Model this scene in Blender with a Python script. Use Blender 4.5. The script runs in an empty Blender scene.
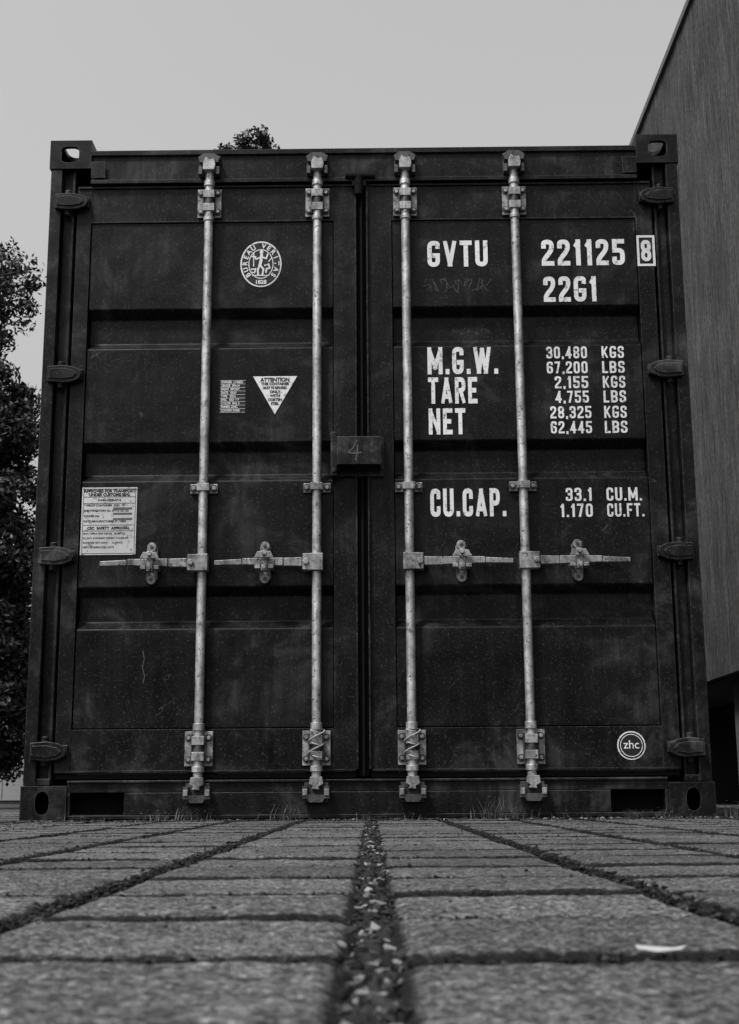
import bpy, bmesh, math, random
import numpy as np
from mathutils import Vector, Matrix, noise
random.seed(7); np.random.seed(7)
S = bpy.context.scene
S.view_settings.view_transform='Standard'; S.view_settings.look='None'; S.view_settings.exposure=0
COL = S.collection

# ------------------------------------------------------------------ materials
class NT:
    def __init__(s,name):
        s.m=bpy.data.materials.new(name); s.m.use_nodes=True
        s.t=s.m.node_tree; s.n=s.t.nodes; s.l=s.t.links
        s.b=s.n['Principled BSDF']
        tc=s.n.new('ShaderNodeTexCoord'); s.co=tc.outputs['Object']
    def new(s,k,**kw):
        n=s.n.new(k)
        for a,v in kw.items(): setattr(n,a,v)
        return n
    def link(s,a,b): s.l.new(a,b)
    def mapped(s,sc,rot=(0,0,0)):
        n=s.new('ShaderNodeMapping'); n.inputs['Scale'].default_value=sc; n.inputs['Rotation'].default_value=rot
        s.link(s.co,n.inputs['Vector']); return n.outputs[0]
    def noise(s,scale,detail=6,rough=.6,co=None,dist=0):
        n=s.new('ShaderNodeTexNoise'); n.inputs['Scale'].default_value=scale
        n.inputs['Detail'].default_value=min(detail,4); n.inputs['Roughness'].default_value=rough
        n.inputs['Distortion'].default_value=dist
        s.link(co or s.co,n.inputs['Vector']); return n.outputs['Fac']
    def ramp(s,fac,stops):
        n=s.new('ShaderNodeValToRGB'); e=n.color_ramp.elements
        while len(e)<len(stops): e.new(.5)
        for i,(p,v) in enumerate(stops):
            e[i].position=p; e[i].color=(v,v,v,1)
        s.link(fac,n.inputs[0]); return n.outputs[0]
    def math(s,op,a,b=None,c=None):
        n=s.new('ShaderNodeMath',operation=op)
        for i,v in enumerate((a,b,c)):
            if v is None: continue
            if isinstance(v,(int,float)): n.inputs[i].default_value=v
            else: s.link(v,n.inputs[i])
        return n.outputs[0]
    def bump(s,h,strength,dist=.01,nrm=None):
        n=s.new('ShaderNodeBump'); n.inputs['Strength'].default_value=strength; n.inputs['Distance'].default_value=dist
        s.link(h,n.inputs['Height'])
        if nrm is not None: s.link(nrm,n.inputs['Normal'])
        return n.outputs[0]
    def col(s,o): s.link(o,s.b.inputs['Base Color'])
    def rough(s,o):
        if isinstance(o,(int,float)): s.b.inputs['Roughness'].default_value=o
        else: s.link(o,s.b.inputs['Roughness'])
    def nrm(s,o): s.link(o,s.b.inputs['Normal'])

def edge_mask(N,radius,lo,hi):
    bv=N.new('ShaderNodeBevel'); bv.samples=2; bv.inputs['Radius'].default_value=radius
    g=N.new('ShaderNodeNewGeometry')
    d=N.new('ShaderNodeVectorMath',operation='DOT_PRODUCT')
    N.link(bv.outputs[0],d.inputs[0]); N.link(g.outputs['Normal'],d.inputs[1])
    mr=N.new('ShaderNodeMapRange'); mr.inputs[1].default_value=hi; mr.inputs[2].default_value=lo
    N.link(d.outputs['Value'],mr.inputs[0]); return mr.outputs[0]

def mat_paint(name,base=.004,edge=.07):
    N=NT(name)
    big=N.noise(3.4,4,.75,dist=.6)
    streak=N.noise(1.0,3,.65,co=N.mapped((34,34,1.6)))
    c=N.math('MULTIPLY',N.ramp(big,[(.34,.4),(.52,1.0),(.70,6.0)]),base)
    c=N.math('MULTIPLY',c,N.ramp(streak,[(.32,.55),(.68,1.8)]))
    # fine dust specks
    sp=N.noise(120,2,.75); c=N.math('ADD',c,N.math('MULTIPLY',N.ramp(sp,[(.58,0),(.70,1)]),.03))
    # hairline scratches
    sc=N.noise(3.2,3,.5,dist=1.2); line=N.math('LESS_THAN',N.math('ABSOLUTE',N.math('SUBTRACT',sc,.5)),.0009)
    msk=N.ramp(N.noise(5,2,.5,co=N.mapped((1,1,1),(1,2,3))),[(.53,0),(.60,1)])
    c=N.math('ADD',c,N.math('MULTIPLY',N.math('MULTIPLY',line,msk),.035))
    em=N.math('MULTIPLY',edge_mask(N,.0045,.75,.99),N.ramp(N.noise(30,3,.7),[(.35,.12),(.65,1)]))
    c=N.math('ADD',c,N.math('MULTIPLY',em,edge))
    N.col(c)
    N.rough(N.ramp(big,[(.35,.30),(.65,.58)]))
    N.b.inputs['Specular IOR Level'].default_value=.15
    b1=N.bump(N.noise(4.0,2,.5),.45,.025)
    N.nrm(N.bump(N.noise(380,2,.6),.16,.002,b1))
    return N.m
def mat_metal(name,lo,hi,metal=.55,rough=.45):
    N=NT(name)
    a=N.noise(14,8,.7); s_=N.noise(1,5,.7,co=N.mapped((120,120,9)))
    c=N.math('MULTIPLY',N.ramp(a,[(.3,lo),(.68,hi)]),N.ramp(s_,[(.3,.6),(.65,1.15)]))
    chips=N.ramp(N.noise(75,4,.75),[(.57,1),(.63,.22)])
    c=N.math('MULTIPLY',c,chips); N.col(c)
    N.b.inputs['Metallic'].default_value=metal
    N.rough(N.ramp(a,[(.3,rough-.1),(.7,rough+.18)]))
    N.nrm(N.bump(N.noise(240,4,.7),.25,.002)); return N.m
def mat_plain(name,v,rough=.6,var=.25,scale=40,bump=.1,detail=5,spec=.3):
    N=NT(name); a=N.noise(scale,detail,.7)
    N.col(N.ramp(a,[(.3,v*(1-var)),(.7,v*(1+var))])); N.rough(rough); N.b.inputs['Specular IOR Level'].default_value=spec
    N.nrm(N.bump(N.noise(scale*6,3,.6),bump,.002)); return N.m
def mat_decal(name,v=.72):
    N=NT(name)
    w=N.ramp(N.noise(60,6,.75),[(.34,.3),(.44,1)])
    g=N.ramp(N.noise(4,4,.6),[(.3,.72),(.7,1.05)])
    N.col(N.math('MULTIPLY',N.math('MULTIPLY',w,g),v)); N.rough(.55); return N.m
def mat_leaf(name,lo,hi):
    N=NT(name); g=N.new('ShaderNodeNewGeometry')
    a=N.ramp(g.outputs['Random Per Island'],[(0,lo),(1,hi)])
    b=N.ramp(N.noise(.9,3,.6),[(.35,.5),(.65,1.4)])
    N.col(N.math('MULTIPLY',a,b)); N.rough(.6); return N.m
def mat_island(name,lo,hi,mid=None,rough=.85):
    N=NT(name); g=N.new('ShaderNodeNewGeometry')
    a=N.ramp(g.outputs['Random Per Island'],[(0,lo),(.82,(lo+hi)*.4 if mid is None else mid),(1,hi)])
    N.col(a); N.rough(rough); N.b.inputs['Specular IOR Level'].default_value=.2; return N.m
def mat_paver():
    N=NT('paver_concrete'); g=N.new('ShaderNodeNewGeometry')
    isl=N.ramp(g.outputs['Random Per Island'],[(0,.72),(1,1.22)])
    grain=N.ramp(N.noise(190,4,.9),[(.40,.10),(.5,.8),(.62,2.9)])
    mid=N.ramp(N.noise(45,4,.85),[(.34,.3),(.5,1),(.66,1.8)])
    big=N.ramp(N.noise(2.6,3,.6),[(.3,.7),(.7,1.3)])
    c=N.math('MULTIPLY',N.math('MULTIPLY',isl,grain),N.math('MULTIPLY',mid,big))
    c=N.math('MULTIPLY',c,.108)
    at=N.new('ShaderNodeAttribute'); at.attribute_name='edge_dirt'
    e=N.math('ADD',at.outputs['Fac'],N.math('MULTIPLY',N.math('SUBTRACT',N.noise(60,4,.75),.5),.9))
    c=N.math('MULTIPLY',c,N.ramp(e,[(.18,1),(.5,.08)]))
    c=N.math('MINIMUM',c,.45)
    N.col(c); N.rough(.88); N.b.inputs['Specular IOR Level'].default_value=.25
    b=N.bump(N.noise(75,4,.8),.9,.007)
    N.nrm(N.bump(N.noise(380,3,.8),1.0,.0035,b)); return N.m
def mat_wall():
    N=NT('weathered_boards'); g=N.new('ShaderNodeNewGeometry')
    isl=N.ramp(g.outputs['Random Per Island'],[(0,.88),(1,1.1)])
    st=N.ramp(N.noise(1,4,.85,co=N.mapped((8,48,2.2)),dist=.5),[(.34,.2),(.66,2.0)])
    sp_=N.ramp(N.noise(30,4,.8),[(.35,.55),(.65,1.4)])
    big=N.ramp(N.noise(1.3,4,.7),[(.3,.65),(.7,1.35)])
    c=N.math('MULTIPLY',N.math('MULTIPLY',isl,st),N.math('MULTIPLY',N.math('MULTIPLY',big,sp_),.068))
    N.col(c); N.rough(.85); N.b.inputs['Specular IOR Level'].default_value=.2
    N.nrm(N.bump(N.noise(1,4,.8,co=N.mapped((30,90,6))),.8,.015)); return N.m

PAINT=mat_paint('dark_container_paint')
PAINT2=mat_paint('dark_frame_paint',.005,.11)
STEEL=mat_metal('galvanised_rod',.24,.64,.6,.42)
STEEL2=mat_metal('worn_hardware',.07,.42,.5,.48)
DARKST=mat_metal('dark_hardware',.02,.10,.4,.5)
RUBBER=mat_plain('rubber_gasket',.005,.8,spec=.1)
WHITE=mat_decal('white_marking',.76)
PLATE=mat_decal('plate_white',.55)
INK=mat_plain('black_ink',.012,.6)
GREY=mat_plain('chalk_grey',.09,.8)
FAINT=mat_plain('faint_scribble',.045,.7,.6,30)
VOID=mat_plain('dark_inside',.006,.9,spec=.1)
PAVER=mat_paver(); WALL=mat_wall()
SOIL=mat_plain('soil',.03,.95,.5,60,.8)
LEAF=mat_leaf('leaves',.015,.06); LEAF2=mat_leaf('leaves_dense',.008,.045)
BARK=mat_plain('bark',.04,.9,.4,20,.6)
ROOFM=mat_plain('coping',.12,.7,.2)
CONC=mat_plain('concrete_base',.05,.9,.3,8)
ROPE=mat_plain('rope',.30,.8,.3,120)

# ------------------------------------------------------------------ builders
def link(ob,parent=None):
    COL.objects.link(ob)
    if parent: ob.parent=parent
    return ob
def empty(name,loc=(0,0,0)):
    e=bpy.data.objects.new(name,None); e.location=loc; e.empty_display_size=.2; COL.objects.link(e); return e
class B:
    def __init__(s): s.bm=bmesh.new()
    def hexa(s,c):
        v=[s.bm.verts.new(p) for p in c]
        for f in ((0,3,2,1),(4,5,6,7),(0,1,5,4),(1,2,6,5),(2,3,7,6),(3,0,4,7)): s.bm.faces.new([v[i] for i in f])
    def box(s,x0,x1,y0,y1,z0,z1):
        s.hexa([(x0,y0,z0),(x1,y0,z0),(x1,y1,z0),(x0,y1,z0),(x0,y0,z1),(x1,y0,z1),(x1,y1,z1),(x0,y1,z1)])
    def _pr(s,a,b):
        A=[s.bm.verts.new(p) for p in a]; C=[s.bm.verts.new(p) for p in b]; n=len(A)
        s.bm.faces.new(A); s.bm.faces.new(C[::-1])
        for i in range(n): s.bm.faces.new([A[i],C[i],C[(i+1)%n],A[(i+1)%n]])
    def prism(s,p,y0,y1): s._pr([(x,y0,z) for x,z in p],[(x,y1,z) for x,z in p])
    def prism_x(s,p,x0,x1): s._pr([(x0,y,z) for y,z in p],[(x1,y,z) for y,z in p])
    def prism_z(s,p,z0,z1): s._pr([(x,y,z0) for x,y in p],[(x,y,z1) for x,y in p])
    def cyl(s,p0,p1,r,seg=20,r2=None):
        p0=Vector(p0);p1=Vector(p1);d=(p1-p0)
        q=d.to_track_quat('Z','Y').to_matrix(); r2=r if r2 is None else r2
        s._pr([p0+q@Vector((r*math.cos(2*math.pi*i/seg),r*math.sin(2*math.pi*i/seg),0)) for i in range(seg)],
              [p1+q@Vector((r2*math.cos(2*math.pi*i/seg),r2*math.sin(2*math.pi*i/seg),0)) for i in range(seg)])
    def out(s,name,mat,parent=None,bevel=.003,seg=2):
        bmesh.ops.recalc_face_normals(s.bm,faces=s.bm.faces)
        me=bpy.data.meshes.new(name); s.bm.to_mesh(me); s.bm.free()
        me.materials.append(mat); ob=bpy.data.objects.new(name,me); link(ob,parent)
        if bevel:
            me.shade_smooth()
            m=ob.modifiers.new('bevel','BEVEL'); m.width=bevel; m.segments=seg; m.limit_method='ANGLE'
            m.angle_limit=math.radians(28); m.harden_normals=True
        return ob
def mesh_obj(name,v,f,mat,parent=None):
    me=bpy.data.meshes.new(name); me.from_pydata(v,[],f); me.materials.append(mat)
    return link(bpy.data.objects.new(name,me),parent)

# ------------------------------------------------------------------ container
R=empty('shipping_container',(-.015,4.80,0)); R.rotation_euler=(0,0,math.radians(-.5))
FY=.018; PY=.024; RY=.062
def casting(x0,x1,z0,z1,top,left):
    me=bpy.data.meshes.new('c'); ob=bpy.data.objects.new('corner_casting',me); COL.objects.link(ob)
    b=B(); b.box(x0,x1,0,.178,z0,z1); bmesh.ops.recalc_face_normals(b.bm,faces=b.bm.faces); b.bm.to_mesh(me); b.bm.free()
    cut=[]
    def addc(bb):
        m=bpy.data.meshes.new('k'); bmesh.ops.recalc_face_normals(bb.bm,faces=bb.bm.faces); bb.bm.to_mesh(m); bb.bm.free()
        o=bpy.data.objects.new('k',m); COL.objects.link(o); cut.append(o)
    def oval(rx,rz,n=28,p=2.6):
        out=[]
        for i in range(n):
            a=2*math.pi*i/n; ca,sa=math.cos(a),math.sin(a)
            out.append((math.copysign(abs(ca)**(2/p),ca)*rx,math.copysign(abs(sa)**(2/p),sa)*rz))
        return out
    cx=(x0+x1)/2; cz=(z0+z1)/2; t=.020
    k=B(); k.box(x0+t,x1-t,t,.178-t,z0+t*.8,z1-t*.8); addc(k)
    hx=cx+(-.004 if left else .004)
    k=B(); rx,rz=((.036,.033) if top else (.025,.040)); k.prism([(hx+a,cz+b_) for a,b_ in oval(rx,rz,28,3.4 if top else 2.4)],-.02,.05); addc(k)
    k=B(); k.prism_z([(cx+a,.083+b_) for a,b_ in oval(.038,.064,28,3.4)],*((z1-.04,z1+.02) if top else (z0-.02,z0+.04))); addc(k)
    k=B(); sx=(x0-.02,x0+.04) if left else (x1-.04,x1+.02); k.prism_x([(.089+a,cz+b_) for a,b_ in oval(.03,.03)],*sx); addc(k)
    for c in cut:
        m=ob.modifiers.new('b','BOOLEAN'); m.operation='DIFFERENCE'; m.object=c; m.solver='EXACT'
    bpy.context.view_layer.update()
    nm=bpy.data.meshes.new_from_object(ob.evaluated_get(bpy.context.evaluated_depsgraph_get()))
    ob.modifiers.clear(); ob.data=nm; nm.materials.clear(); nm.materials.append(PAINT2)
    for c in cut: bpy.data.objects.remove(c)
    m=ob.modifiers.new('bevel','BEVEL'); m.width=.004; m.segments=2; m.limit_method='ANGLE'; m.angle_limit=math.radians(40)
    ob.parent=R; return ob
for top,(z0,z1) in ((False,(.006,.124)),(True,(2.474,2.592))):
    casting(-1.219,-1.057,z0,z1,top,True); casting(1.057,1.219,z0,z1,top,False)

b=B()
for sgn in (-1,1):
    def bx(a,c,*r):
        x0,x1=sorted((sgn*a,sgn*c)); b.box(x0,x1,*r)
    bx(1.213,1.168,.004,.13,.125,2.473)      # outer post
    bx(1.167,1.118,.040,.13,.125,2.473)      # post channel
    bx(1.130,1.119,.020,.039,.125,2.473)     # post inner lip
    bx(1.213,1.12,.012,.13,.125,.150)
b.out('corner_posts',PAINT2,R,.004)
b=B()
b.box(-1.056,1.056,.012,.09,2.420,2.545)
b.box(-1.056,1.056,.001,.0115,2.527,2.548)
b.box(-1.056,1.056,-.002,.0115,2.408,2.424)
b.box(-1.056,-1.0,-.004,.001,2.43,2.50); b.box(1.0,1.056,-.004,.001,2.43,2.50)
b.out('door_header',PAINT2,R,.003)
b=B()   # sill with forklift style slots
b.box(-1.056,1.056,.008,.10,.100,.140)
b.box(-1.056,1.056,.008,.10,.008,.022)
b.box(-1.056,-1.045,.008,.10,.0225,.0995); b.box(1.045,1.056,.008,.10,.0225,.0995)
b.box(-.855,.855,.008,.10,.0225,.0995)
b.box(-1.056,1.056,-.002,.0075,.133,.142)
b.out('door_sill',PAINT2,R,.003)
b=B(); b.box(-1.044,-.856,.08,.099,.0225,.0995); b.box(.856,1.044,.08,.099,.0225,.0995); b.out('sill_slot_back',VOID,R,0)
b=B(); b.box(-1.115,1.115,.075,.085,.141,2.407); b.out('door_gasket_back',RUBBER,R,0)

def sheet(b,x0,x1):
    p=[(PY,2.254)]
    for zt,zb in ((1.901,1.743),(1.376,1.228),(.832,.678)):
        p+=[(PY,zt),(RY,zt-.030),(RY,zb+.030),(PY,zb)]
    p+=[(PY,.322),(.074,.322),(.074,2.254)]
    b.prism_x(p,x0,x1)
for nm,x0,x1,s0,s1 in (('left_door',-1.108,-.037,-1.052,-.117),('right_door',.017,1.108,.107,1.045)):
    b=B(); sheet(b,s0,s1); b.out(nm+'_sheet',PAINT,R,.005,2)
    b=B()
    b.box(x0,s0-.001,FY,.072,.172,2.400); b.box(s1+.001,x1,FY,.072,.172,2.400)
    b.box(s0,s1,FY+.002,.072,2.256,2.398); b.box(s0,s1,FY+.002,.072,.174,.320)
    b.box(s0,s1,FY-.001,FY+.0015,2.252,2.258)
    # folded lips
    b.box(x0+.002,x1-.002,FY-.006,FY-.001,.168,.176); b.box(x0+.002,x1-.002,FY-.006,FY-.001,2.394,2.402)
    b.out(nm+'_frame',PAINT,R,.003)
b=B()
b.box(-.036,-.029,.004,.07,.176,2.394); b.box(.009,.016,.004,.07,.176,2.394)
b.out('door_edge_strips',PAINT2,R,.002)
b=B(); b.box(-.0285,.0085,.030,.072,.150,2.40); b.box(-.015,-.005,.012,.0295,.150,2.41)
b.box(-1.105,-.037,.022,.07,.146,.166); b.box(.017,1.105,.022,.07,.146,.166)
b.cyl((-.07,-.002,2.428),(.045,-.002,2.428),.013); b.cyl((-.018,.002,2.43),(-.018,.002,2.35),.018); b.box(-.045,.012,-.006,.02,2.385,2.412)
b.out('door_seal',RUBBER,R,.003)

# lock rods & hardware
rods=[-.595,-.178,.160,.580]; Yr=-.004
b=B(); c=B(); k=B()
for x in rods:
    b.cyl((x,Yr,.150),(x,Yr,2.47),.0165,32)
    b.cyl((x,Yr,.312),(x,Yr,.338),.021,32); b.cyl((x,Yr,.168),(x,Yr,.188),.022,32)
    b.cyl((x,Yr,2.245),(x,Yr,2.262),.020,32); b.cyl((x,Yr,2.388),(x,Yr,2.41),.021,32)
    # bearing brackets
    for zc,h,w in ((2.325,.118,.046),(.250,.122,.050)):
        c.box(x-w,x+w,.008,FY-.0015,zc-h/2,zc+h/2)
        c.box(x-.022,x+.022,-.024,.0075,zc-.043,zc-.012); c.box(x-.022,x+.022,-.024,.0075,zc+.012,zc+.043)
        for dx in (-.034,.034):
            for dz in (-.038,.038):
                k.cyl((x+dx*w/.048,.0076,zc+dz),(x+dx*w/.048,.0052,zc+dz),.0135,16)
                c.cyl((x+dx*w/.048,.005,zc+dz),(x+dx*w/.048,-.004,zc+dz),.0078,6)
        k.box(x-w*.55,x-w*.45,-.006,.0078,zc-.05,zc+.05); k.box(x+w*.45,x+w*.55,-.006,.0078,zc-.05,zc+.05)
        k.cyl((x,Yr,zc-.0115),(x,Yr,zc+.0115),.0185,20)
    zc=1.195
    c.box(x-.05,x+.05,.010,PY-.001,zc-.018,zc+.018); c.box(x-.023,x+.023,-.025,.0095,zc-.014,zc+.014)
    for dx in (-.038,.038): k.cyl((x+dx,.0095,zc),(x+dx,.0075,zc),.0145,16); c.cyl((x+dx,.0072,zc),(x+dx,-.002,zc),.0085,6)
    # top cam and keeper
    k.box(x-.040,x+.040,.002,.0105,2.432,2.520)
    k.prism([(x-.042,2.50),(x-.020,2.515),(x+.020,2.515),(x+.042,2.50),(x+.036,2.478),(x-.036,2.478)],-.032,.0015)
    k.box(x-.040,x-.026,-.030,.0015,2.43,2.462); k.box(x+.026,x+.040,-.030,.0015,2.43,2.462)
    c.prism([(x-.022,2.445),(x-.022,2.475),(x-.012,2.497),(x+.004,2.486),(x+.020,2.490),(x+.026,2.466),(x+.022,2.445)],-.040,-.008)
    # bottom cam and keeper
    k.box(x-.042,x+.042,-.002,.0070,.062,.130)
    k.box(x-.048,x-.028,-.036,-.0025,.075,.118); k.box(x+.028,x+.048,-.036,-.0025,.075,.118)
    k.prism([(x-.04,.088),(x+.04,.088),(x+.022,.062),(x-.022,.062)],-.034,-.003)
    c.prism([(x-.020,.150),(x+.022,.150),(x+.026,.126),(x+.010,.116),(x+.012,.106),(x-.016,.108),(x-.010,.118),(x-.024,.126)],-.042,-.008)
    c.box(x-.046,x-.030,-.040,-.0365,.086,.108); c.box(x+.030,x+.046,-.040,-.0365,.086,.108)
b.out('lock_rods',STEEL,R,.002); c.out('rod_brackets',STEEL2,R,.002); k.out('cam_keepers',DARKST,R,.002)
# handles
b=B(); c=B()
for x,xe,xr in ((rods[0],-.962,-.779),(rods[1],-.547,-.366),(rods[2],.533,.348),(rods[3],.955,.770)):
    s=1 if xe>x else -1; z=.913
    b.prism(sorted([(x-s*.024,z-.032),(x-s*.024,z+.032),(x+s*.05,z+.030),(x+s*.05,z-.030)],key=lambda p:math.atan2(p[1]-z,p[0]-x-s*.013)),-.034,.006)
    def bar(x0,x1,h0,h1,y0,y1,dz=0):
        b.prism([(x0,z-h0),(x1,z-h1+dz),(x1,z+h1+dz),(x0,z+h0)],y0,y1)
    bar(x+s*.051,x+s*.12,.017,.015,-.030,-.012)
    bar(x+s*.1205,xe-s*.10,.015,.012,-.034,-.018,.002)
    bar(xe-s*.0995,xe,.011,.009,-.036,-.024,-.003)
    b.cyl((x+s*.038,-.036,z),(x+s*.038,-.044,z),.013,6)
    # retainer / catch
    c.box(xr-.020,xr+.020,.010,PY-.001,z-.058,z+.062)
    c.cyl((xr,.012,z+.062),(xr,-.006,z+.062),.017,20); c.cyl((xr,.012,z-.058),(xr,-.006,z-.058),.017,20)
    c.box(xr-.011,xr+.011,-.046,-.008,z-.034,z+.040)
    c.box(xr-.034,xr-.014,-.044,.0095,z-.026,z-.012); c.box(xr+.014,xr+.034,-.044,.0095,z-.026,z-.012)
    c.prism([(xr-.036,z+.012),(xr+.036,z+.012),(xr+.024,z+.036),(xr-.024,z+.036)],-.052,-.0465)
    c.cyl((xr,-.045,z+.030),(xr,-.058,z+.030),.009,12)
    c.cyl((xr,-.045,z-.022),(xr,-.056,z-.022),.008,12)
b.out('lock_handles',STEEL2,R,.003); c.out('handle_retainers',STEEL2,R,.002)
b=B()
for xr in (-.779,-.366,.348,.770):
    for dz in (.062,-.058): b.cyl((xr,-.0062,.913+dz),(xr,-.0085,.913+dz),.0065,12)
    b.box(xr-.004,xr+.004,-.0535,-.0525,.917,.934)
b.out('retainer_bolts',DARKST,R,.001)
# rope seals on two inner rods
for x in (rods[1],rods[2]):
    cu=bpy.data.curves.new('rope_seal','CURVE'); cu.dimensions='3D'; cu.bevel_depth=.0028
    sp=cu.splines.new('POLY'); n=90; sp.points.add(n-1)
    for i in range(n):
        t=i/(n-1); a=t*2*math.pi*5
        sp.points[i].co=(x+.022*math.cos(a)+.008*math.sin(17*t),Yr-.008+.026*math.sin(a),.205+.11*t+.018*math.sin(a*.5+1),1)
    cu.materials.append(ROPE); link(bpy.data.objects.new('rope_seal',cu),R)
# hinges
b=B(); k=B()
for z in (2.335,1.640,.948,.247):
    for s in (-1,1):
        pts=[(-1.190,z-.032),(-1.130,z-.038),(-1.095,z-.034),(-1.068,z-.022),(-1.060,z-.004),(-1.066,z+.014),(-1.092,z+.026),(-1.130,z+.032),(-1.190,z+.028)]
        if s>0: pts=[(-x,zz) for x,zz in pts][::-1]
        b.prism(pts,-.014,.0035)
        b.cyl((s*1.142,.010,z-.054),(s*1.142,.010,z+.050),.013,20)
        b.box(*sorted((s*1.115,s*1.060)),.0037,FY-.001,z-.020,z+.020)
        ip=[(-1.182,z-.020),(-1.130,z-.024),(-1.092,z-.018),(-1.078,z-.004),(-1.094,z+.010),(-1.130,z+.018),(-1.182,z+.016)]
        if s>0: ip=[(-x,zz) for x,zz in ip][::-1]
        k.prism(ip,-.019,-.0145)
HNG=mat_paint('worn_hinge_paint',.009,.16)
b.out('door_hinges',HNG,R,.004); k.out('hinge_ribs',HNG,R,.003)
# lock box
b=B()
b.box(-.102,.060,-.075,-.066,1.262,1.368); b.box(-.102,-.094,-.0655,.0,1.262,1.368); b.box(.052,.060,-.0655,.010,1.262,1.368)
b.box(-.0935,.0515,-.0655,.0,1.360,1.368)
b.box(-.125,-.1025,-.052,.012,1.225,1.392); b.box(-.115,.07,.0,.012,1.235,1.385) 
b.cyl((-.113,-.053,1.245),(-.113,-.062,1.245),.009,6)
b.out('lock_box',mat_paint('worn_box_paint',.011,.14),R,.003)

# ------------------------------------------------------------------ stencil lettering
GL={
'G':(.50,[[(1,.84),(1,1),(0,1),(0,0),(1,0),(1,.42,0),(.62,.42)]]),
'V':(.54,[[(0,1),(.5,0)],[(1,1),(.5,0)]]),'T':(.48,[[(0,1),(1,1)],[(.5,.9),(.5,0)]]),
'U':(.50,[[(0,1),(0,0),(1,0),(1,1)]]),
'2':(.48,[[(0,.80),(0,1),(1,1),(1,.62),(0,.18),(0,0,0),(1,0)]]),
'1':(.30,[[(.75,1),(.75,0)],[(.65,.97),(0,.84)]]),
'5':(.48,[[(1,1),(.05,1,0),(.05,.58,0),(1,.58),(1,0),(0,0),(0,.18)]]),
'M':(.66,[[(0,0),(0,1)],[(1,0),(1,1)],[(0,1),(.5,.22)],[(1,1),(.5,.22)]]),
'W':(.78,[[(0,1),(.25,0)],[(.5,.95),(.25,0)],[(.5,.95),(.75,0)],[(1,1),(.75,0)]]),
'A':(.54,[[(0,0),(.5,1)],[(1,0),(.5,1)],[(.3,.22),(.7,.22)]]),
'R':(.50,[[(0,0),(0,1,0),(1,1),(1,.5),(.15,.5)],[(.6,.44),(1,0)]]),
'P':(.48,[[(0,0),(0,1,0),(1,1),(1,.46),(.15,.46)]]),
'E':(.44,[[(1,1),(0,1,0),(0,0,0),(1,0)],[(.25,.5),(.8,.5)]]),
'F':(.44,[[(1,1),(0,1,0),(0,0)],[(.25,.5),(.8,.5)]]),
'N':(.54,[[(0,0),(0,1)],[(1,0),(1,1)],[(0,1),(1,0)]]),
'C':(.48,[[(1,.76),(1,1),(0,1),(0,0),(1,0),(1,.24)]]),
'0':(.48,['c',[(0,1),(1,1),(1,0),(0,0)]]),
'3':(.48,[[(0,.80),(0,1),(1,1),(1,.56),(.45,.52)],[(.7,.50),(1,.46),(1,0),(0,0),(0,.18)]]),
'4':(.50,[[(.74,0),(.74,1)],[(.74,1),(0,.26)],[(0,.24),(1,.24)]]),
'6':(.48,[[(1,.84),(1,1),(0,1),(0,0),(1,0),(1,.53),(.15,.53)]]),
'7':(.46,[[(0,1),(1,1,0),(.35,0)]]),
'8':(.48,['c',[(0,1),(1,1),(1,.53),(0,.53)],[(0,.47),(1,.47),(1,0),(0,0)]]),
'K':(.50,[[(0,0),(0,1)],[(1,1),(.2,.45)],[(.4,.5),(1,0)]]),
'S':(.48,[[(1,.80),(1,1),(0,1),(0,.54),(1,.46),(1,0),(0,0),(0,.20)]]),
'L':(.42,[[(0,1),(0,0,0),(1,0)]]),
'B':(.50,['c',[(0,1,0),(1,1),(1,.52),(0,.52,0)],[(0,.48,0),(1,.48),(1,0),(0,0,0)]]),
'.':(.17,[[(.5,0),(.5,0.02)]]),',':(.17,[[(.5,0.02),(.4,-.08)]]),' ':(.25,[])}
def round_poly(p,r,closed):
    out=[];n=len(p)
    for i,q in enumerate(p):
        rr=q[2] if len(q)>2 else r
        P=Vector(q[:2])
        if (not closed and i in (0,n-1)) or rr==0: out.append(P); continue
        A=Vector(p[i-1][:2]); C=Vector(p[(i+1)%n][:2])
        ra=min(rr,(A-P).length*.48); rc=min(rr,(C-P).length*.48)
        a=P+(A-P).normalized()*ra; c=P+(C-P).normalized()*rc
        for k in range(6):
            t=k/5; out.append(a*(1-t)**2+P*2*t*(1-t)+c*t*t)
    return out
def ribbon(p,t,closed,V,F,y):
    n=len(p)
    if not closed:
        p=list(p); p[0]=p[0]-(p[1]-p[0]).normalized()*t/2; p[-1]=p[-1]+(p[-1]-p[-2]).normalized()*t/2
    base=len(V)
    for i in range(n):
        d1=(p[i]-p[i-1]).normalized() if (closed or i>0) else None
        d2=(p[(i+1)%n]-p[i]).normalized() if (closed or i<n-1) else None
        d1=d1 or d2; d2=d2 or d1
        n1=Vector((-d1.y,d1.x)); n2=Vector((-d2.y,d2.x)); m=(n1+n2)
        if m.length<1e-4: m=n1
        m.normalize(); L=min(1/max(m.dot(n1),.3),2.2)*t/2
        for s in (1,-1):
            q=p[i]+m*L*s; V.append((q.x,y,q.y))
    for i in range(n if closed else n-1):
        j=(i+1)%n; F.append((base+2*i,base+2*i+1,base+2*j+1,base+2*j))
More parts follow.
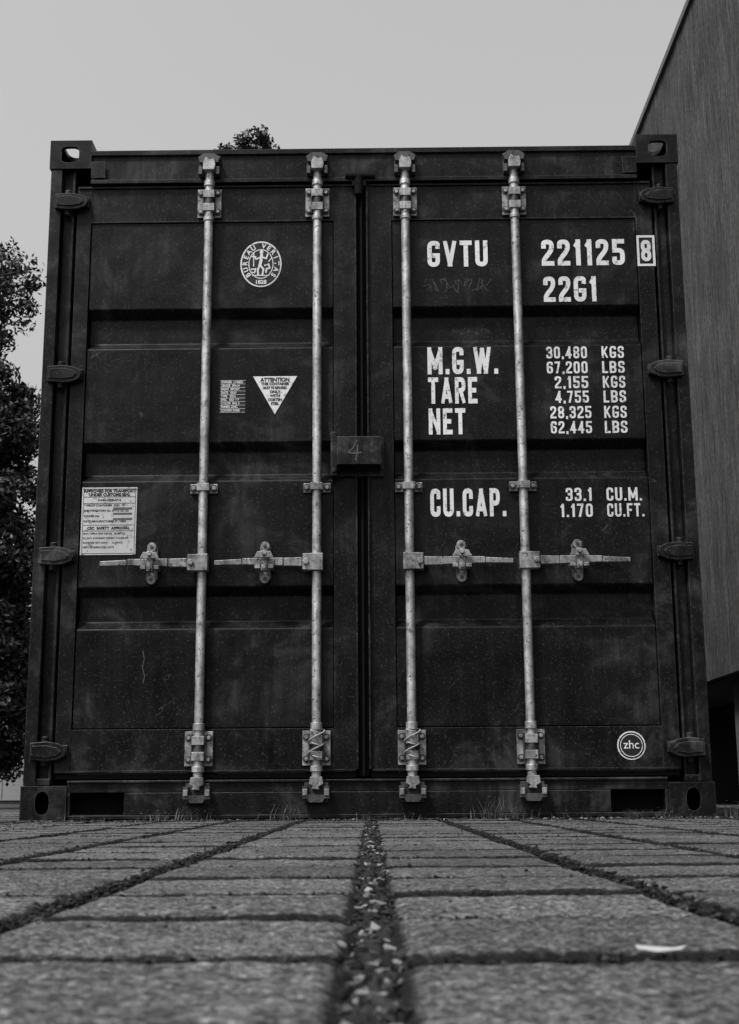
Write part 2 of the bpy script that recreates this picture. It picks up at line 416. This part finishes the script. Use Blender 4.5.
def stencil(s,x0,x1,z0,h,y=PY-.0012,t=.175,name='marking',mat=None,gap=.13):
    V=[];F=[]; adv=0; k=0
    for ch in s:
        w,st=GL[ch]; closed=False
        for pl in st:
            if pl=='c': closed=True; continue
            pts=[(a[0]*(w-t)+t/2,a[1]*(1-t)+t/2)+tuple(a[2:]) for a in pl]
            pts=round_poly(pts,.17,closed)
            v=[];ribbon([Vector(q) for q in pts],t,closed,v,F_:=[],0)
            b0=len(V)
            for q in v: V.append((max(0,min(w,q[0]))+adv,-(k%4)*.0002,max(-.12 if ch==',' else 0,min(1,q[2]))))
            F.extend([tuple(i+b0 for i in f) for f in F_]); k+=1
        adv+=w+gap
    W=adv-gap
    V=[(x0+v[0]/W*(x1-x0),y+v[1],z0+v[2]*h) for v in V]
    return mesh_obj(name,V,F,mat or WHITE,R)
H=.106
stencil('GVTU',.243,.474,2.062,H); stencil('221125',.680,.998,2.062,H)
stencil('8',1.060,1.098,2.074,.086,y=FY-.0012); stencil('22G1',.683,.886,1.916,.102)
V=[];F=[]; ribbon([Vector(q) for q in ((1.049,2.059),(1.109,2.059),(1.109,2.175),(1.049,2.175))],.009,True,V,F,FY-.0015)
mesh_obj('marking_box',V,F,WHITE,R)
stencil('M.G.W.',.237,.502,1.632,.107); stencil('TARE',.238,.422,1.517,.103); stencil('NET',.238,.375,1.398,.101)
for s,x0,x1,z in (('30,480',.685,.838,1.690),('67,200',.685,.838,1.631),('2,155',.713,.838,1.573),('4,755',.713,.838,1.516),('28,325',.692,.845,1.456),('62,445',.692,.845,1.398)):
    stencil(s,x0,x1,z,.047,t=.16)
for i,z in enumerate((1.690,1.631,1.573,1.516,1.456,1.398)): stencil(('KGS','LBS')[i%2],.893,.977,z,.047,t=.16)
stencil('CU.CAP.',.239,.518,1.085,.106)
stencil('33.1',.738,.835,1.140,.050,t=.16); stencil('1.170',.716,.835,1.080,.050,t=.16)
stencil('CU.M.',.888,1.018,1.140,.050,t=.16); stencil('CU.FT.',.888,1.024,1.080,.050,t=.16)
V=[];F=[]
for k_,pts in enumerate([[(-.030,1.350),(-.044,1.322),(-.060,1.306),(-.040,1.303),(-.014,1.306)],[(-.026,1.330),(-.028,1.300),(-.033,1.278)],[(-.027,1.334),(-.0265,1.312)]]):
    ribbon([Vector(p) for p in pts],.0044,False,V,F,-.0766-.0001*k_)
mesh_obj('chalk_number',V,F,GREY,R)

def ftext(s,x,z,size,y,mat=WHITE,align='CENTER',sx=1.0,rot=0,off=.0,name='small_text'):
    cu=bpy.data.curves.new(name,'FONT'); cu.body=s; cu.size=size; cu.align_x=align; cu.align_y='CENTER'; cu.offset=off; cu.space_line=.95
    ob=bpy.data.objects.new(name,cu); COL.objects.link(ob); bpy.context.view_layer.update()
    me=bpy.data.meshes.new_from_object(ob.evaluated_get(bpy.context.evaluated_depsgraph_get()))
    bpy.data.objects.remove(ob)
    cr,sr=math.cos(rot),math.sin(rot)
    for v in me.vertices:
        a,bb=v.co.x*sx,v.co.y
        v.co=(x+a*cr-bb*sr,y,z+a*sr+bb*cr)
    me.materials.clear(); me.materials.append(mat)
    return link(bpy.data.objects.new(name,me),R)
def disc(x,z,rx,rz,y,mat,name):
    n=64; b=B(); b.prism([(x+rx*math.cos(2*math.pi*i/n),z+rz*math.sin(2*math.pi*i/n)) for i in range(n)],y,y+.0006); return b.out(name,mat,R,0)
def ring(x,z,rx,rz,t,y,mat,name):
    V=[];F=[]; n=72
    ribbon([Vector((x+(rx-t/2)*math.cos(2*math.pi*i/n),z+(rz-t/2)*math.sin(2*math.pi*i/n))) for i in range(n)],t,True,V,F,y)
    mesh_obj(name,V,F,mat,R)
# oval classification emblem
cx,cz=-.395,2.080
disc(cx,cz,.079,.093,PY-.0015,WHITE,'emblem_base'); disc(cx,cz,.0735,.087,PY-.0024,INK,'emblem_field')
ring(cx,cz,.048,.060,.0035,PY-.0032,WHITE,'emblem_inner_ring')
txt='BUREAU VERITAS'
for i,ch in enumerate(txt):
    a=math.radians(218-i*(256/(len(txt)-1)))
    if ch!=' ': ftext(ch,cx+.0600*math.cos(a),cz+.0730*math.sin(a),.026,PY-.0034,rot=a-math.pi/2,off=.0008)
ftext('1828',cx,cz-.074,.022,PY-.0034,off=.0007)
V=[];F=[]
for k_,(t_,pts) in enumerate([(.011,[(.002,.034),(.000,.012),(-.004,-.004)]),(.007,[(-.004,-.006),(-.012,-.024),(-.010,-.044)]),(.007,[(-.002,-.006),(.010,-.022),(.006,-.044)]),
            (.006,[(.000,.028),(-.018,.020),(-.026,.030)]),(.006,[(.004,.028),(.020,.022),(.026,.040)]),(.004,[(-.028,-.008),(-.028,.044)]),(.004,[(-.037,.030),(-.020,.030)]),
            (.006,[(.016,-.006),(.030,-.002),(.034,-.018),(.022,-.020),(.020,-.034)]),(.004,[(-.030,-.047),(.030,-.047)]),(.005,[(-.036,-.022),(-.020,-.020),(-.024,-.036),(-.036,-.034)]),(.004,[(.030,.010),(.040,.022)])]):
    ribbon([Vector((cx+a,cz+c_)) for a,c_ in pts],t_,False,V,F,PY-.0033-.00008*k_)
mesh_obj('emblem_figure',V,F,WHITE,R); disc(cx+.002,cz+.048,.007,.008,PY-.0036,WHITE,'emblem_head')
# small data table
b=B(); b.box(-.543,-.449,PY-.0018,PY-.001,1.486,1.617); b.out('data_label',INK,R,0)
rows=['OWNER  LEASED','GRADE  SPA-H','PAINT  EPOXY','DATE   03.06','TYPE   22G1','SPEC   ISO 668','COLOR  RAL 5','PRIMER ZINC','CORTEN STEEL']
for i,r_ in enumerate(rows): ftext(r_,-.540,1.608-i*.0138,.0125,PY-.0026,align='LEFT',off=.0003,sx=.86)
V=[];F=[]
for i in range(10): ribbon([Vector((-.543,1.615-i*.0138)),Vector((-.449,1.615-i*.0138))],.0010,False,V,F,PY-.0024)
mesh_obj('label_lines',V,F,WHITE,R)
# warning triangle
b=B(); b.prism([(-.420,1.630),(-.254,1.630),(-.337,1.482)],PY-.002,PY-.0011); b.out('warning_triangle',WHITE,R,0)
ftext('ATTENTION',-.337,1.616,.0205,PY-.0030,INK,off=.0009,sx=.95)
for i,r_ in enumerate(['THIS CONTAINER','MUST BE REPAIRED','ONLY','WITH','CORTEN','STEEL']): ftext(r_,-.337,1.600-i*.0155,.0145,PY-.0030,INK,sx=(.9,.72,1,1,.9,.8)[i],off=.0006)
# approval plate
b=B(); b.box(-1.047,-.843,PY-.003,PY-.001,.952,1.206); b.out('approval_plate',PLATE,R,.001)
PX=-.945
ftext('APPROVED FOR TRANSPORT\nUNDER CUSTOMS SEAL',PX,1.185,.0145,PY-.0038,INK,off=.0007)
ftext('D-HH-2005-4716',PX,1.158,.012,PY-.0038,INK,off=.0003)
ftext('CSC  SAFETY  APPROVAL',PX,1.052,.014,PY-.0038,INK,off=.0006)
for i,r_ in enumerate(['TYPE OF CONTAINER  22G1 - T','IDENTIFICATION No. GVTU 221125','OWNER No.','DATE MANUFACTURED 06 / 2005']): ftext(r_,-1.038,1.138-i*.020,.0105,PY-.0038,INK,align='LEFT',off=.0003)
for i,r_ in enumerate(['MAX. OPERATING GROSS   30,480 KG','ALLOW. STACKING WEIGHT 216,000 KG','RACKING TEST LOAD      15,240 KG','NEXT EXAMINATION DATE']): ftext(r_,-1.038,1.032-i*.017,.0092,PY-.0038,INK,align='LEFT',off=.0002)
V=[];F=[]
for z in (1.200,1.170,1.146,1.064,1.042,.958): ribbon([Vector((-1.041,z)),Vector((-.849,z))],.0016,False,V,F,PY-.0036)
for x in (-1.041,-.849): ribbon([Vector((x,1.2)),Vector((x,.958))],.0016,False,V,F,PY-.0037)
mesh_obj('plate_lines',V,F,INK,R)
b=B()
for z in (1.128,1.108,1.088): b.box(-.93,-.86,PY-.0034,PY-.0031,z-.006,z+.002)
b.out('plate_fields',GREY,R,0)
b=B()
for x in (-1.040,-.850):
    for z in (.958,1.200): b.cyl((x,PY-.003,z),(x,PY-.0055,z),.0035,10)
b.out('plate_rivets',STEEL2,R,0)
# maker's roundel
cx,cz=.936,.252; RYb=FY+.002
disc(cx,cz,.050,.050,RYb-.0015,WHITE,'roundel'); disc(cx,cz,.0455,.0455,RYb-.0024,INK,'roundel_field'); ring(cx,cz,.040,.040,.0025,RYb-.0031,WHITE,'roundel_ring')
ftext('zhc',cx,cz+.002,.042,RYb-.0033,off=.0002)
# faint scribbles
def scribble(x0,x1,z0,h,seed,mat,name,t=.0022,step=.011,y=PY-.0009):
    r=random.Random(seed); V=[];F=[]; x=x0; k=0
    while x<x1:
        p=[Vector((x+r.uniform(-.006,.024),z0+r.uniform(0,h))) for _ in range(3)]
        p=round_poly([tuple(q) for q in p],.02,False)
        ribbon(p,t,False,V,F,y-.0001*(k%4)); x+=step; k+=1
    mesh_obj(name,V,F,mat,R)
scribble(.22,.47,1.955,.06,5,FAINT,'scribble',.0028,.013)
scribble(.34,.47,1.80,.03,9,FAINT,'scribble',.002,y=RY-.0009)
V=[];F=[]; ribbon([Vector(p) for p in ((-.806,.60),(-.800,.57),(-.806,.54),(-.797,.51),(-.801,.485))],.0022,False,V,F,PY-.001); mesh_obj('scratch',V,F,GREY,R)

# body behind the doors
for s in (-1,1):
    P=[];y=.18
    while y<5.85:
        P+=[(s*1.205,y),(s*1.205,y+.07),(s*1.170,y+.14),(s*1.170,y+.21)]; y+=.28
    P+=[(s*1.15,5.9),(s*1.15,.18)]
    b=B(); b.prism_z(P,.16,2.50); b.out('side_wall',PAINT,R,0)
    b=B(); b.box(*sorted((s*1.215,s*1.15)),.178,5.88,.02,.165); b.box(*sorted((s*1.215,s*1.15)),.178,5.88,2.495,2.56)
    b.box(*sorted((s*1.219,s*1.057)),5.88,6.058,.006,2.592); b.out('side_rails',PAINT2,R,.004)
b=B(); b.box(-1.15,1.15,.09,5.9,2.52,2.545); b.box(-1.057,1.057,5.9,6.0,.05,2.56); b.box(-1.15,1.15,.1,5.9,.14,.16); b.out('roof_and_floor',PAINT,R,.004)

# ------------------------------------------------------------------ ground
mesh_obj('ground',[(-300,-300,-.014),(300,-300,-.014),(300,300,-.014),(-300,300,-.014)],[(0,1,2,3)],SOIL)
V=[];F=[];ED=[]
px,py,pz0=.242,.23,.712
def jit(x,y,s): return noise.noise(Vector((x*s,y*s,3.1)))
for iy in range(-6,50):
    y0=pz0+iy*py
    for ix in range(-28,28):
        x0=ix*px; gx0=.0065; gx1=.0065
        if ix==0: gx0=.0105
        if ix==-1: gx1=.0105
        a0,a1=x0+gx0,x0+px-gx1; c0,c1=y0+.005,y0+py-.005
        r=random.Random(ix*977+iy); z=r.uniform(-.0015,.0015); tx=r.uniform(-.007,.007); ty=r.uniform(-.009,.006)
        a0+=r.uniform(-.0015,.0015);a1+=r.uniform(-.0015,.0015);c0+=r.uniform(-.003,.003);c1+=r.uniform(-.003,.003)
        mx,my=(a0+a1)/2,(c0+c1)/2
        near=abs(mx)<1.6 and .2<my<4.7
        n=(34 if my<1.5 else 20) if near else 3
        def coords(lo,hi):
            m=[lo+.018+(hi-lo-.036)*i/n for i in range(n+1)]
            return [lo,lo+.001,lo+.003,lo+.007,lo+.012]+m+[hi-.012,hi-.007,hi-.003,hi-.001,hi]
        X=coords(a0,a1); Y=coords(c0,c1); nx,ny=len(X),len(Y); base=len(V)
        for j,yy in enumerate(Y):
            for i,xx in enumerate(X):
                dx_=min(xx-a0,a1-xx); dy_=min(yy-c0,c1-yy); d=min(dx_,dy_)
                rd=.018
                u=max(0,1-d/rd)
                zz=z+tx*(xx-mx)+ty*(yy-my)-.008*u**2.2
                ex,ey=xx,yy
                if near:
                    zz+=.0011*jit(xx,yy,28)+.0010*jit(xx,yy,110)+(.0006*jit(xx,yy,330) if my<1.5 else 0)
                    if u>0:
                        ex+=.0025*u*jit(xx+7,yy,60); ey+=.0035*u*jit(xx,yy+9,60)
                        zz-=.005*u*max(0,jit(xx,yy,45))
                if d<1e-6: zz=-.02
                ED.append(max(max(0,1-dx_/.014),max(0,1-dy_/.020)))
                V.append((ex,ey,zz))
        for j in range(ny-1):
            for i in range(nx-1):
                q=base+j*nx+i; F.append((q,q+1,q+nx+1,q+nx))
pv=mesh_obj('pavement',V,F,PAVER)
pv.data.shade_smooth()
at=pv.data.attributes.new('edge_dirt','FLOAT','POINT'); at.data.foreach_set('value',ED)

# gravel, crumbs and moss in the joints
def chunks(name,pts,sizes,mat,flat=.7,low=False,rough=.7):
    ico=bmesh.new()
    bmesh.ops.create_icosphere(ico,subdivisions=1,radius=1)
    bv=np.array([v.co[:] for v in ico.verts]); bf=np.array([[v.index for v in f.verts] for f in ico.faces]); ico.free()
    if low:
        bv=np.array([(1,0,0),(-1,0,0),(0,1,0),(0,-1,0),(0,0,1),(0,0,-1)],float)
        bf=np.array([(0,2,4),(2,1,4),(1,3,4),(3,0,4),(2,0,5),(1,2,5),(3,1,5),(0,3,5)])
    N=len(pts); nv=len(bv)
    rr=np.random.rand(N,nv,1)*rough+1-rough*.65
    an=np.random.rand(N,3)*2*math.pi
    v=bv[None]*rr
    st=np.random.rand(N,1,3)*1.1+.35; v=v*st
    ca,sa=np.cos(an[:,1])[:,None],np.sin(an[:,1])[:,None]
    v=np.stack([v[:,:,0]*ca-v[:,:,2]*sa,v[:,:,1],v[:,:,0]*sa+v[:,:,2]*ca],-1)
    ca,sa=np.cos(an[:,0])[:,None],np.sin(an[:,0])[:,None]
    x=v[:,:,0]*ca-v[:,:,1]*sa; y=v[:,:,0]*sa+v[:,:,1]*ca; z=v[:,:,2]*flat
    v=np.stack([x,y,z],-1)*np.array(sizes)[:,None,None]+np.array(pts)[:,None,:]
    f=(bf[None]+(np.arange(N)*nv)[:,None,None]).reshape(-1,3)
    return mesh_obj(name,v.reshape(-1,3).tolist(),f.tolist(),mat)
P=[];Z=[]
for _ in range(10500):
    y=.30+4.5*random.random()**1.5; w=.0078+.0030*y
    x=random.gauss(0,w*.55)+.003*noise.noise(Vector((y*9,1,2)))
    P.append((x,y,-.007+random.random()*.005)); Z.append(random.choice((.0010,.0014,.0018,.0026,.0035,.0052))*random.uniform(.6,1.3))
chunks('gravel',P,Z,mat_island('grit',.004,.26,.035),rough=1.1)
P=[];Z=[]
for n_ in range(-8,9):
    if n_==0: continue
    for _ in range(3400 if abs(n_)<4 else 900):
        y=.4+4.4*random.random()**1.2
        if noise.noise(Vector((n_*5,y*2.3,0)))<-.3: continue
        x=n_*px+random.gauss(0,.0075)
        P.append((x,y,-.006+random.random()*.007)); Z.append(random.uniform(.0012,.0042))
for m_ in range(-1,18):
    for _ in range(2600):
        x=random.uniform(-2.1,2.1)
        if noise.noise(Vector((m_*5,x*2.3,7)))<-.22: continue
        P.append((x,pz0+m_*py+random.gauss(0,.005),-.005+random.random()*.0055)); Z.append(random.uniform(.0012,.0032))
chunks('moss',P,Z,mat_island('moss_clumps',.005,.06,.018),low=True)
P=[];Z=[]
for _ in range(1500):
    y=.35+4.4*random.random(); x=random.uniform(-2,2); P.append((x,y,.001)); Z.append(random.uniform(.0008,.0030))
for _ in range(1500):
    x=random.uniform(-1.3,1.3); P.append((x,4.78-abs(random.gauss(0,.05)),.001+random.random()*.003)); Z.append(random.uniform(.0015,.007))
chunks('crumbs',P,Z,mat_island('crumb',.008,.24,.05))
# leaf litter
V=[];F=[]
def litter(x,y,s,a,z=.003):
    b0=len(V); n=7
    for i in range(n):
        t=2*math.pi*i/n; rx=s*math.cos(t); ry=s*.45*math.sin(t)
        V.append((x+rx*math.cos(a)-ry*math.sin(a),y+rx*math.sin(a)+ry*math.cos(a),z+.25*s*math.cos(t)**2*random.uniform(.4,1)))
    F.append(tuple(range(b0,b0+n)))
for _ in range(90): litter(random.uniform(-1.6,1.6),random.uniform(1.0,4.7),random.uniform(.004,.011),random.uniform(0,6))
mesh_obj('fallen_leaves',V,F,mat_island('dry_leaf',.02,.4,.08))
V=[];F=[]; litter(.145,.705,.014,.1,.0035)
mesh_obj('dry_leaf',V,F,mat_plain('pale_leaf',.42,.7))
# weeds along the sill
V=[];F=[]
def blade(x,y,h,a,lean,w):
    b0=len(V); dx,dy=math.cos(a),math.sin(a); n=4
    for i in range(n+1):
        t=i/n; r=lean*t*t; ww=w*(1-t*.9)
        V.append((x+dx*r-dy*ww,y+dy*r+dx*ww,h*t)); V.append((x+dx*r+dy*ww,y+dy*r-dx*ww,h*t))
    for i in range(n): F.append((b0+2*i,b0+2*i+1,b0+2*i+3,b0+2*i+2))
for cx_,n_,hh in ((.43,60,.085),(-.30,44,.06),(-.75,46,.04),(-.62,40,.05),(.12,18,.03),(.92,60,.035),(1.05,40,.04),(-.02,20,.03),(-1.0,26,.03),(.68,26,.035),(1.3,60,.06),(-1.35,40,.05),(.5,40,.04)):
    for _ in range(n_):
        h=hh*random.uniform(.3,1); blade(cx_+random.gauss(0,.035),4.765-abs(random.gauss(0,.015)),h,random.uniform(0,6.28),h*random.uniform(.2,.9),random.uniform(.001,.0025))
        if random.random()<.6:
            x=cx_+random.gauss(0,.03); zt=random.uniform(.2,1)*hh; litter(x,4.755-random.random()*.02,random.uniform(.003,.008),random.uniform(0,6),zt)
mesh_obj('weeds',V,F,mat_island('weed',.03,.22,.08))

# ------------------------------------------------------------------ building on the right
BR=empty('building',(2.4,0,0))
V=[];F=[]; b=B(); y=2.0
r=random.Random(2)
while y<22:
    w=r.uniform(.06,.13); d=r.uniform(0,.006); b.box(d,.06,y,y+w-.004,.87,5.79); y+=w
b.out('board_cladding',WALL,BR,.002,1)
b=B(); b.box(.061,6,2.0,22,.86,5.70); b.out('wall_core',CONC,BR,0)
b=B(); b.box(-.022,6.1,1.95,22.05,5.80,5.86); b.out('roof_edge',ROOFM,BR,.004)
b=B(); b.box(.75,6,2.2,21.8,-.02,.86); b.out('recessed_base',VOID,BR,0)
b=B()
for yy in (3,6.1,9.2,12.4,15.6,18.8): b.box(.12,.30,yy,yy+.18,-.02,.859)
b.cyl((.35,9.7,.0),(.35,9.7,.86),.05); b.box(.1,.5,7.6,8.1,-.01,.16)
b.out('base_posts',mat_plain('pale_concrete',.12,.85),BR,.01)

# ------------------------------------------------------------------ trees
def leaves(name,centers,rad,per,size,mat,parent,seed=0):
    rg=np.random.RandomState(seed); C=np.repeat(np.array(centers),per,0); N=len(C)
    d=rg.normal(size=(N,3)); d/=np.linalg.norm(d,axis=1)[:,None]
    rr=np.repeat(rg.uniform(.6,1.3,len(centers)),per)*rad
    C=C+d*(rg.rand(N)**.55*rr)[:,None]*np.array([1,1,.75])
    u=rg.normal(size=(N,3)); u/=np.linalg.norm(u,axis=1)[:,None]
    w=np.cross(u,rg.normal(size=(N,3))); w/=np.linalg.norm(w,axis=1)[:,None]
    s=(size*rg.uniform(.6,1.3,N))[:,None]
    v=np.stack([C-u*s,C+w*s*.45,C+u*s,C-w*s*.45],1).reshape(-1,3)
    f=(np.arange(N)*4)[:,None]+np.arange(4)[None]
    return mesh_obj(name,v.tolist(),f.tolist(),mat,parent)
def tree(name,x,y,h,blobs,ncl,per,rad,size,mat,seed,trunk=.16):
    e=empty(name,(x,y,0)); r=random.Random(seed); cs=[]
    for (bx_,by_,bz,rx,ry,rz,wt) in blobs:
        for _ in range(int(ncl*wt)):
            d=Vector((r.gauss(0,1),r.gauss(0,1),r.gauss(0,1))).normalized()*(r.random()**.4)
            cs.append((bx_+d.x*rx,by_+d.y*ry,bz+d.z*rz))
    b=B(); prev=Vector((0,0,-.02)); rr=trunk; path=[prev]
    for i in range(1,7):
        p=Vector((r.uniform(-.08,.08),r.uniform(-.08,.08),h*.8*i/6)); b.cyl(prev,p,rr,10,rr*.8); rr*=.8; prev=p; path.append(p)
    for c_ in r.sample(cs,min(len(cs),70)):
        c_=Vector(c_); st=min(path[1:],key=lambda q:abs(q.z-(c_.z-.25*(c_-Vector((0,0,c_.z))).length-.3)))
        mid=st.lerp(c_,.5)+Vector((r.uniform(-.1,.1),r.uniform(-.1,.1),r.uniform(0,.15)))
        b.cyl(st,mid,trunk*.25,6,trunk*.14); b.cyl(mid,c_,trunk*.14,6,trunk*.03)
    b.out('trunk_and_limbs',BARK,e,0)
    leaves('crown',cs,rad,per,size,mat,e,seed)
    return e
# tall open tree, left
tree('tree',-4.30,13.2,6.4,[(.10,0,5.15,.80,.7,.90,1.15),(-.2,0,4.2,.8,.9,.8,.6),(0,0,2.6,1.0,1.2,1.1,.5)],115,80,.15,.032,LEAF,11)
# dense lower tree
tree('tree',-3.80,11.2,3.8,[(0,0,2.4,1.15,1.1,1.3,1.2),(.2,0,1.1,1.1,1.0,.9,.9),(.25,0,3.3,.65,.7,.5,.4)],230,300,.20,.030,LEAF2,12)
# tree behind container whose tip shows above the roof
tree('tree',-1.75,16.5,8.7,[(.24,0,8.58,.24,.3,.20,.20),(-.05,0,8.46,.22,.2,.07,.10),(-.16,0,8.50,.05,.1,.10,.04),(.1,0,6.6,1.7,1.6,1.4,1)],110,50,.12,.036,LEAF2,13)
# distant hedge
cs=[(random.uniform(-22,14),24+random.uniform(-.8,.8),random.uniform(.1,2.4)) for _ in range(900)]
leaves('hedge',cs,.5,45,.10,LEAF2,None,5)
# pale cabinet behind, left
CB=empty('utility_cabinet',(-4.05,15,0)); b=B(); b.box(-.25,.25,0,.3,.06,.58); b.out('body',mat_plain('cabinet_paint',.3,.5,.1),CB,.01)
b=B(); b.box(-.23,.23,.02,.28,-.01,.059); b.box(-.27,.27,-.02,.32,.581,.61); b.box(-.004,.004,-.004,-.0005,.08,.56); b.box(.03,.05,-.02,-.0005,.3,.36); b.out('plinth_and_lid',mat_plain('cabinet_grey',.12,.5),CB,.005)

# ------------------------------------------------------------------ light
W=bpy.data.worlds.new('World'); S.world=W; W.use_nodes=True; n=W.node_tree.nodes; l=W.node_tree.links
sky=n.new('ShaderNodeTexSky'); sky.sky_type='NISHITA'; sky.sun_disc=False
EL,AZ=58,222
sky.sun_elevation=math.radians(EL); sky.sun_rotation=math.radians(AZ); sky.dust_density=5; sky.air_density=2.0
sp=n.new('ShaderNodeSeparateColor'); l.new(sky.outputs[0],sp.inputs[0]); l.new(sp.outputs['Blue'],n['Background'].inputs[0]); n['Background'].inputs[1].default_value=.15
sd=bpy.data.lights.new('sun','SUN'); sd.energy=3.3; sd.angle=math.radians(9); sun=bpy.data.objects.new('sun',sd); COL.objects.link(sun)
a=math.radians(AZ); e=math.radians(EL); to=Vector((math.sin(a)*math.cos(e),math.cos(a)*math.cos(e),math.sin(e)))
sun.rotation_euler=to.to_track_quat('Z','Y').to_euler()

# ------------------------------------------------------------------ camera
cd=bpy.data.cameras.new('camera'); cam=bpy.data.objects.new('camera',cd); COL.objects.link(cam); S.camera=cam
cd.sensor_fit='VERTICAL'; cd.sensor_height=36; cd.lens=1340/1024*36; cd.clip_start=.01; cd.clip_end=1000
M=Matrix.Rotation(math.radians(102),4,'X')@Matrix.Rotation(math.radians(-.375),4,'Z'); M.translation=(0,0,.08); cam.matrix_world=M
cd.dof.use_dof=True; cd.dof.focus_distance=4.75; cd.dof.aperture_fstop=20
